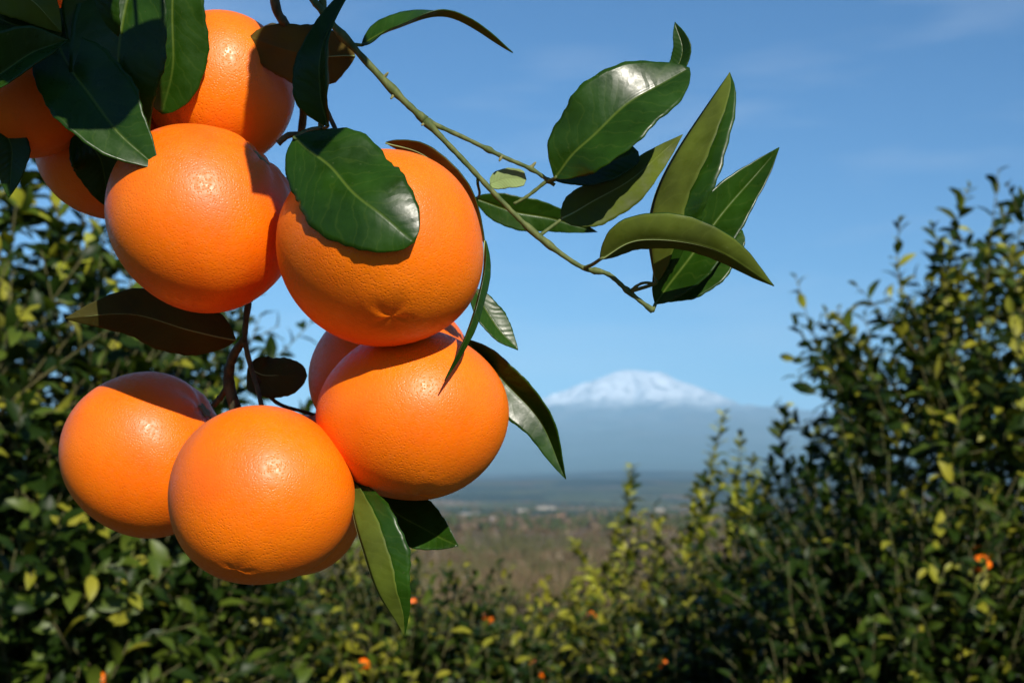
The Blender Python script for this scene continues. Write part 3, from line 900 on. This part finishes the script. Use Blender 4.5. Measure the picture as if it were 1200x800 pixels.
# trunk and limb stand outside the photograph, to the left
tb = Vector((-1.05, 0.78, float(ground_h(-1.05, 0.78)) - 0.08))
ltop = P(120, -420, -120)
v, f = tube_geo(spline([tb, tb + Vector((0.03, 0, 0.5)), tb + Vector((0.0, 0.02, 1.1))], 14), list(np.linspace(0.085, 0.06, 14)), 14, 0.05, _tw)
link('trunk', mesh_from('trunk', v, f), tree, [M_BARK])
fk = tb + Vector((0.0, 0.02, 1.08))
v, f = tube_geo(spline([fk, fk + Vector((0.12, 0, 0.55)), fk + Vector((0.45, -0.06, 0.98)), ltop, P(330, -330, -80)], 30), list(np.linspace(0.05, 0.006, 30)), 12, 0.05, _tw)
link('limb', mesh_from('limb', v, f), tree, [M_BARK])
v, f = tube_geo(spline([fk, fk + Vector((-0.2, 0.1, 0.5)), fk + Vector((-0.45, 0.2, 0.95))], 14), list(np.linspace(0.045, 0.012, 14)), 10, 0.05, _tw)
link('limb', mesh_from('limb', v, f), tree, [M_BARK])

TW = []
twig([(330, -330, -80), (318, -120, -70), (322, 0, -75), (338, 36, -90), (354, 95, -125), (350, 170, -178), (305, 320, -172), (291, 358, -155), (286, 400, -152)], (7.5, 4.6), mat=M_BROWN, n=60)
twig([(330, -330, -80), (372, -120, -30), (378, 0, -18), (381, 60, -14), (379, 120, -8), (376, 150, -4)], (5.5, 4.2), mat=M_TWIG, nodes=(0.72,), n=40)
twig([(376, 150, -4), (362, 158, 0), (340, 158, 2), (326, 168, 0)], (3.6, 4.4), mat=M_BROWN)
twig([(372, -120, -30), (362, -20, -18), (378, 14, -8), (398, 38, 0), (460, 105, 5), (498, 141, 10)], (5.4, 4.6), nodes=(0.62, 0.8, 0.99), n=60)
twig([(498, 141, 10), (545, 190, 10), (590, 238, 8), (631, 277, 5), (680, 312, 5), (712, 321, 5), (737, 342, 3), (765, 364, 0)], (4.0, 3.0), nodes=(0.01, 0.40, 0.46, 0.65, 0.85, 0.99), n=90)
twig([(498, 141, 10), (545, 162, 8), (590, 184, 8), (624, 199, 8), (650, 217, 10)], (3.5, 2.6), nodes=(0.02, 0.4, 0.74, 0.93), n=50)
twig([(602, 239, 8), (618, 230, 8), (641, 212, 10)], (2.2, 2.6))
twig([(560, 207, 9), (560, 216, 0), (562, 226, -60), (560, 232, -195)], (2.2, 1.6))
for a, b in (((449, 92, 4), (455, 85, 8)), ((463, 109, 5), (458, 116, 10)), ((588, 183, 8), (585, 189, 10)), ((622, 197, 8), (628, 190, 10)), ((500, 143, 10), (494, 147, 14))):
    twig([a, tuple((p + q) / 2 for p, q in zip(a, b)), b], (3.2, 1.2), name='bud', mat=M_CALYX, n=8)
# stems of the hanging fruit
twig([(286, 398, -152), (273, 418, -170), (268, 445, -185), (277, 484, -190)], (6.0, 9.5), mat=M_BROWN, n=24)
twig([(268, 442, -184), (262, 460, -200), (250, 475, -208)], (4.0, 5.0), mat=M_BROWN)
twig([(286, 398, -152), (294, 430, -158), (302, 456, -150), (309, 486, -120)], (4.2, 3.4), mat=M_BROWN)
twig([(296, 436, -158), (322, 470, -200), (355, 482, -260), (385, 490, -300)], (3.2, 2.8), mat=M_BROWN)
twig([(379, 120, -8), (398, 160, 0), (425, 192, 10)], (3.2, 3.4), mat=M_BROWN)
twig([(350, 170, -178), (400, 300, -135), (440, 370, -120), (478, 396, -92)], (3.6, 3.6), mat=M_BROWN)
twig([(400, 300, -135), (440, 340, -215), (452, 362, -245)], (3.2, 3.4), mat=M_BROWN)
twig([(338, 36, -90), (318, 30, -150), (300, 42, -200)], (3.4, 3.6), mat=M_BROWN)
twig([(120, -420, -120), (90, -200, -60), (70, -60, -60), (58, 20, -90), (50, 60, -95)], (6, 3.4), mat=M_BROWN, n=40)
twig([(70, -60, -60), (120, -10, -90), (140, 60, -160), (142, 112, -200)], (4, 3.4), mat=M_BROWN)
twig([(70, -60, -60), (62, -70, -120), (56, -52, -165)], (3, 3), mat=M_BROWN)
twig([(90, -200, -60), (150, -130, -30), (175, -60, -15), (205, -50, -30)], (4, 3), n=30)

def leaf(pts, w, nrm0, fold=(12, 12), curl=0.0, nrm1=None, tip=0.98, base=0.74, mats=None, petiole=None, wave=0.045, wl=1.0, wr=1.0, seed=0, world=False, nv=34, nu=9, peak=None):
    """pts: midrib as (px, py, rel); w: half width in cluster pixels; nrm0/nrm1: upper side's normal
    (right, up, towards lens) at base and tip; fold: degrees each half rises to the upper side (left, right)"""
    rs = random.Random(seed * 77 + int(w * 10) + len(TW)); TW.append(1)
    p = [Vector(a) for a in pts] if world else [P(*a) for a in pts]
    path = spline(p, nv)
    W = w * UNIT if not world else w
    N0 = cdir(nrm0) if not world else Vector(nrm0).normalized()
    N1 = cdir(nrm1) if nrm1 else N0
    L = sum((path[i + 1] - path[i]).length for i in range(nv - 1))
    pk = base / (base + tip)
    mxv = (pk ** base) * ((1 - pk) ** tip)
    ph = [rs.uniform(0, 6.28) for _ in range(4)]
    top, bot, uv, ribs = [], [], [], []
    for i in range(1, nv - 1):
        path[i] = path[i] + N0.cross((path[-1] - path[0])).normalized() * (W * 0.03 * math.sin(i * 0.31 + ph[3]) * math.sin(math.pi * i / (nv - 1)))
    th = 0.00026
    for i in range(nv):
        t = i / (nv - 1)
        T = (path[min(i + 1, nv - 1)] - path[max(i - 1, 0)]).normalized()
        Nh = N0.lerp(N1, t)
        S = T.cross(Nh).normalized(); N = S.cross(T).normalized()
        ribs.append(path[i] - N * (0.022 * W + 1.4 * UNIT * 0.55 * (1 - t)))
        tt = min(max(t, 1e-4), 1 - 1e-4)
        prof = (tt ** base) * ((1 - tt) ** tip) / mxv
        if i == 0: prof = 0.03
        if i == nv - 1: prof = 0.012
        for j in range(-nu, nu + 1):
            s = j / nu
            a = math.radians(fold[0] if s < 0 else fold[1])
            ww = W * prof * (wl if s < 0 else wr) * (1 + 0.018 * math.sin(t * 67 + ph[2]) * abs(s) ** 6 + 0.025 * math.sin(t * 21 + ph[0 if s < 0 else 1]) * abs(s) ** 3)
            x = s * ww
            bend = math.sin(min(1, abs(s) * 2.5) * math.pi / 2)
            off = S * (x * (math.cos(a))) + N * (abs(x) * math.sin(a))
            off += N * (-curl * W * s * s * prof)
            off += N * (wave * W * 1.5 * math.sin(t * 9 + ph[2] + (1.3 if s > 0 else 0)) * s * s * prof)
            vein = (t * 11 - abs(x) / L * 9)
            off += N * ((0.0022 + 0.002 * math.sin(t * 7 + ph[3])) * W * math.cos(2 * math.pi * vein + 1.2 * math.sin(t * 13 + ph[1])) * min(1, abs(s) * 3) * (1 - abs(s)) * prof)
            off -= N * (0.022 * W * math.exp(-(s / 0.10) ** 2) * prof)
            q = path[i] + off
            Nl = N * math.cos(a) + S * (math.sin(a) if s < 0 else -math.sin(a) if s > 0 else 0)
            top.append(q + Nl * th); bot.append(q - Nl * th)
            uv.append((x / L, t))
    m = 2 * nu + 1
    nt = len(top)
    faces, mi = [], []
    for i in range(nv - 1):
        for j in range(m - 1):
            a = i * m + j
            faces.append((a, a + 1, a + m + 1, a + m)); mi.append(0)
            faces.append((nt + a, nt + a + m, nt + a + m + 1, nt + a + 1)); mi.append(1)
    rim = [j for j in range(m)] + [i * m + m - 1 for i in range(1, nv)] + [(nv - 1) * m + j for j in range(m - 2, -1, -1)] + [i * m for i in range(nv - 2, 0, -1)]
    for k in range(len(rim)):
        a, b = rim[k], rim[(k + 1) % len(rim)]
        faces.append((b, a, nt + a, nt + b)); mi.append(0)
    me = mesh_from('leaf', top + bot, faces, True, mi, uv + uv)
    o = link('leaf', me, tree, mats or [M_LEAF, M_LEAF_BACK])
    if petiole:
        pp = [P(*a) for a in petiole] if not world else [Vector(a) for a in petiole]
        path2 = spline(pp + [path[0], path[1]], 12)
        v, f = tube_geo(path2, list(np.linspace(2.3, 1.7, 12) * UNIT), 8)
        link('petiole', mesh_from('petiole', v, f), o, [M_TWIG])
    # raised midrib on the underside
    mv, mf = tube_geo([ribs[i] for i in range(0, nv - 3)], [max(0.18, 1.7 * (1 - i / nv)) * UNIT * 0.55 for i in range(nv - 3)], 6)
    link('midrib', mesh_from('midrib', mv, mf), o, [M_LEAF_PALE])
    return o

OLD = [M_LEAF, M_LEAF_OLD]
SHADED = [M_LEAF, M_LEAF_SHADED]
# --- upper left
leaf([(168, -45, -5), (150, 0, 2), (137, 70, 8), (148, 125, 2), (173, 168, -10)], 56, (0.10, 0.25, 0.95), (10, 14), seed=1, petiole=[(175, -60, -15)])
leaf([(200, -50, -40), (202, 0, -42), (203, 70, -48), (190, 134, -60)], 42, (0.25, 0.15, 0.95), (10, 16), seed=2, petiole=[(205, -52, -30)], tip=0.6)
leaf([(62, 40, 10), (92, 95, 32), (135, 150, 45), (186, 199, 50)], 50, (0.05, 0.38, 0.9), (14, 16), seed=3, petiole=[(58, 10, -60)])
leaf([(-75, 118, 40), (-10, 92, 52), (40, 62, 58), (79, 47, 55)], 38, (0.15, 0.45, 0.85), (34, 26), seed=4, petiole=[(-110, 120, 30)])
leaf([(2, 145, -30), (14, 180, -32), (10, 232, -30)], 22, (0.2, 0.2, 0.95), (15, 20), seed=5)
leaf([(92, 150, -80), (118, 190, -95), (130, 246, -112)], 36, (0.1, 0.2, 0.95), (12, 12), seed=6)
leaf([(112, -60, 15), (108, 0, 12), (112, 50, 6), (122, 92, -5)], 34, (0.1, 0.35, 0.9), (14, 14), seed=7, petiole=[(90, -90, -40)])
leaf([(-50, -10, 30), (0, 22, 30), (45, 40, 22), (80, 70, 5)], 34, (0.05, 0.45, 0.85), (16, 14), seed=8)
leaf([(-40, -60, 60), (5, -20, 55), (45, 8, 45), (72, 38, 30)], 30, (0.2, -0.4, -0.85), (16, 14), seed=9)
leaf([(70, 10, -20), (82, 60, -15), (70, 110, -22)], 34, (0.1, 0.3, 0.9), (14, 14), seed=10)
# --- on and around the largest orange
leaf([(345, 161, 98), (385, 195, 122), (432, 240, 156), (486, 284, 163)], 55, (0.12, 0.09, 1.0), (0, 0), curl=0.16, seed=11, petiole=[(376, 150, -4), (362, 152, 50)], tip=0.60, base=0.58, nv=44)
leaf([(384, 148, 55), (376, 105, 62), (378, 55, 62), (416, -22, 45)], 32, (-0.62, 0.15, 0.75), (30, 30), seed=12, petiole=[(378, 152, -4)])
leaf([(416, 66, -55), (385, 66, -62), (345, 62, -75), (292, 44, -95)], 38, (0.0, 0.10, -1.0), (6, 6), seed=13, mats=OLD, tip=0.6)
leaf([(424, 53, -6), (462, 33, -4), (525, 20, -10), (601, 62, -14)], 28, (-0.15, 0.62, 0.75), (14, 18), nrm1=(0.1, 0.95, -0.15), seed=14, petiole=[(412, 52, 2)])
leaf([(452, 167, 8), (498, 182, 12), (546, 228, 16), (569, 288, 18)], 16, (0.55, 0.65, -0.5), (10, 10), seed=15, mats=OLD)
leaf([(569, 282, 22), (566, 325, 38), (549, 385, 60), (521, 446, 72)], 13, (0.95, 0.2, 0.12), (24, 24), seed=16)
leaf([(556, 338, -60), (578, 378, -45), (607, 410, -40)], 19, (0.25, 0.5, 0.8), (12, 12), seed=17)
leaf([(546, 398, -78), (586, 440, -80), (632, 492, -72), (663, 561, -62)], 31, (-0.12, 0.05, 0.95), (46, 18), seed=18)
# --- under the cluster
leaf([(408, 560, -20), (420, 632, 26), (444, 694, 38), (474, 745, 34)], 52, (0.05, 0.22, 0.95), (14, 152), wr=0.62, seed=19)
leaf([(420, 562, -150), (462, 598, -130), (500, 622, -112), (537, 639, -95)], 36, (0.05, 0.32, 0.92), (10, 12), seed=20)
leaf([(276, 398, -152), (225, 388, -128), (160, 368, -112), (76, 373, -96)], 42, (0.0, 0.32, -0.92), (12, 12), seed=21, mats=SHADED)
leaf([(290, 432, -170), (315, 440, -172), (360, 440, -165)], 29, (0.1, -0.3, -0.92), (12, 12), seed=22, mats=SHADED, tip=0.5, base=0.5, wave=0.16)
# --- right-hand twig
leaf([(650, 209, 26), (684, 168, 40), (742, 118, 42), (808, 80, 18)], 50, (-0.05, 0.38, 0.92), (10, 14), seed=23, petiole=[(641, 213, 10)], tip=0.72, base=0.80, nv=44)
leaf([(786, 96, -8), (800, 62, -12), (791, 26, -18)], 13, (-0.5, 0.2, 0.8), (16, 16), seed=24)
leaf([(650, 211, -4), (690, 199, -26), (748, 178, -40)], 25, (0.0, 0.35, 0.92), (10, 10), seed=25, petiole=[(643, 213, 9)], tip=0.45)
leaf([(658, 257, -8), (690, 240, -22), (742, 208, -34), (800, 158, -46)], 30, (0.10, -0.38, -0.92), (16, 10), seed=26, petiole=[(631, 277, 5)])
leaf([(768, 332, 22), (760, 262, 26), (795, 172, 24), (855, 85, 8)], 66, (-0.10, 0.16, 0.98), (152, 22), wl=0.68, tip=0.75, seed=27, petiole=[(737, 342, 3)])
leaf([(768, 356, -6), (805, 305, -4), (856, 240, -14), (913, 173, -28)], 37, (-0.15, 0.28, 0.95), (40, 22), seed=28, petiole=[(765, 364, 0)])
leaf([(770, 352, -26), (815, 318, -40), (870, 270, -52)], 32, (0.05, 0.3, 0.92), (12, 16), seed=29, petiole=[(765, 364, 0)], tip=0.6)
leaf([(703, 304, 52), (752, 280, 72), (835, 292, 74), (907, 335, 52)], 27, (0.0, 0.76, -0.65), (0, 0), curl=-0.45, seed=30, petiole=[(684, 314, 5), (694, 310, 20)])
leaf([(574, 216, -6), (592, 210, -4), (617, 210, -2)], 13, (0.0, 0.3, 0.95), (8, 8), seed=31, mats=[M_LEAF_PALE, M_LEAF_PALE], tip=0.3, base=0.4, nv=20)
leaf([(556, 232, -195), (596, 246, -205), (645, 256, -215), (700, 272, -228)], 23, (-0.2, -0.15, 0.95), (14, 12), seed=32)
twig([(737, 342, 3), (752, 332, 14), (768, 332, 22)], (2.2, 1.9))

# --- leaves above the picture that shade its upper left corner, on their own twigs
def shade_leaf(target, s, roll, length=0.064, w=0.019, seed=0):
    c = P(*target) + SUN_DIR * s
    a = SUN_DIR.cross(Vector((0, 0, 1))).normalized(); b = SUN_DIR.cross(a)
    d = a * math.cos(roll) + b * math.sin(roll)
    n0 = (SUN_DIR + Vector((0.1, 0.1, 0.25))).normalized()
    pts = [c - d * length * 0.5, c - d * length * 0.1 + n0 * 0.003, c + d * length * 0.2 + n0 * 0.002, c + d * length * 0.5 - n0 * 0.004]
    hub = c - d * length * 0.5 + Vector((-0.012, 0.02, 0.03))
    o = leaf(pts, w, n0, (10, 12), seed=100 + seed, world=True, petiole=[hub])
    lo = max(project(v.co)[1] for v in o.data.vertices)
    if lo > -4: print('shade leaf in frame', target, s, round(lo))
    return hub
hubs = []
for k, (tg, s, roll) in enumerate([((75, 40, 20), 0.13, 1.5), ((50, 60, 30), 0.14, 1.2), ((15, 40, 40), 0.12, 2.0), ((20, 100, 0), 0.17, 0.6), ((55, 100, 30), 0.17, 2.2),
                                   ((80, 85, 25), 0.165, 1.2), ((55, 20, 40), 0.11, 2.6), ((0, 10, 40), 0.11, 0.9), ((80, 0, 20), 0.11, 1.6), ((70, 160, -60), 0.22, 0.1), ((125, 205, -80), 0.26, 0.9)]):
    hubs.append(shade_leaf(tg, s, roll, seed=k))
h0 = P(150, -330, 60)
for k, h in enumerate(hubs):
    twig([h0, h0.lerp(h, 0.55) + Vector((0, 0, 0.02)), h], (2.6, 1.8), world=True)
twig([P(120, -420, -120), P(140, -370, 0), h0], (5, 2.8), world=True)
h1 = None
hub2 = [shade_leaf((372, 60, 60), 0.16, 1.0, 0.085, 0.022, 41), shade_leaf((372, 100, 60), 0.19, 1.5, 0.08, 0.022, 42), shade_leaf((345, 60, -75), 0.24, 1.2, 0.085, 0.021, 43)]
for h in hub2:
    twig([P(372, -120, -30), P(372, -120, -30).lerp(h, 0.5) + Vector((0, 0, 0.03)), h], (2.8, 1.8), world=True)
# more of the tree's own leaves along the limb, out of the picture
rs = random.Random(11)
for k in range(46):
    t = rs.uniform(0.25, 0.95)
    base = [fk + Vector((0.12, 0, 0.55)), fk + Vector((0.45, -0.06, 0.98)), ltop]
    sp = spline(base, 40)[int(t * 39)]
    d = Vector((rs.uniform(-1, 1), rs.uniform(-1, 1), rs.uniform(-.3, .9))).normalized()
    st = sp + d * 0.05
    e = st + (d + Vector((0, 0, -.4))).normalized() * rs.uniform(.06, .085)
    mid_ = st.lerp(e, .5) + Vector((0, 0, .008))
    x, y = project(e)
    if min(x, project(mid_)[0]) > -60 and max(y, project(mid_)[1], project(st)[1]) > -60:
        continue
    leaf([st, mid_, e], rs.uniform(.016, .022), (d + Vector((0, 0, 1.2))).normalized(), (12, 12), seed=200 + k, world=True, petiole=[sp], nv=18, nu=5)

# ------------------------------------------------------------------ fruit on the orchard trees
small_me = orange_mesh(0.040, 77, 0.94, 20, 28)
small_me.materials.append(M_PEEL)
for px, py, dist, sc, label in [
    (1150, 661, 4.25, 0.82, 'bright distant orange alone in the darkest orchard tree'),
    (640, 792, 5.85, 0.95, 'lower of two distant oranges hanging close together in low foliage'),
    (626, 777, 5.85, 0.9, 'upper of two distant oranges hanging close together in low foliage'),
    (780, 778, 5.3, 0.8, 'small distant orange in the broad dark orange tree'),
    (572, 724, 6.9, 0.8, 'dull distant orange in the low foliage under the brown thicket'),
    (736, 743, 6.0, 0.8, 'reddish distant orange in the low foliage under the lone shoot'),
    (425, 779, 5.0, 0.7, 'small distant orange below the hanging pointed leaf'),
    (482, 706, 7.0, 0.8, 'faint distant orange just beside the hanging pointed leaf'),
    (693, 721, 6.0, 0.6, 'tiny yellowish distant orange in sunlit low foliage'),
    (118, 797, 3.7, 0.6, 'small distant orange in dark leaves below the shadow-banded orange'),
]:
    o = bpy.data.objects.new('orange', small_me)
    COL.objects.link(o)
    o.location = at(px, py, dist)
    o.scale = (sc,) * 3
    o.rotation_euler = (rs.uniform(-.5, .5), rs.uniform(-.5, .5), rs.uniform(0, 6))
    tag(o, label, 'orange', 'oranges on the orchard trees')

# ------------------------------------------------------------------ air
def haze_box():
    v, f = box_geo(-62000, 62000, -62000, 66000, -230, PEAK + 200)
    m, n, l, out = new_mat('thin_blue_haze')
    pv = n.new('ShaderNodeVolumePrincipled')
    pv.inputs['Color'].default_value = (0.37, 0.69, 1.0, 1)
    pv.inputs['Density'].default_value = 3.2e-5
    pv.inputs['Anisotropy'].default_value = -0.25
    l.new(pv.outputs['Volume'], out.inputs['Volume'])
    o = link('haze', mesh_from('haze', v, f, smooth=False), mats=[m])
    tag(o, kind='stuff')
    return o
haze_box()

# report overlaps between the cluster's fruit
ks = list(FRUIT)
for i in range(len(ks)):
    for j in range(i):
        a, b = FRUIT[ks[i]], FRUIT[ks[j]]
        gap = (a[0].location - b[0].location).length - (a[1] + b[1]) * 0.97
        if gap < 0.001: print('fruit gap', ks[j], ks[i], round(gap * 1000, 1), 'mm')
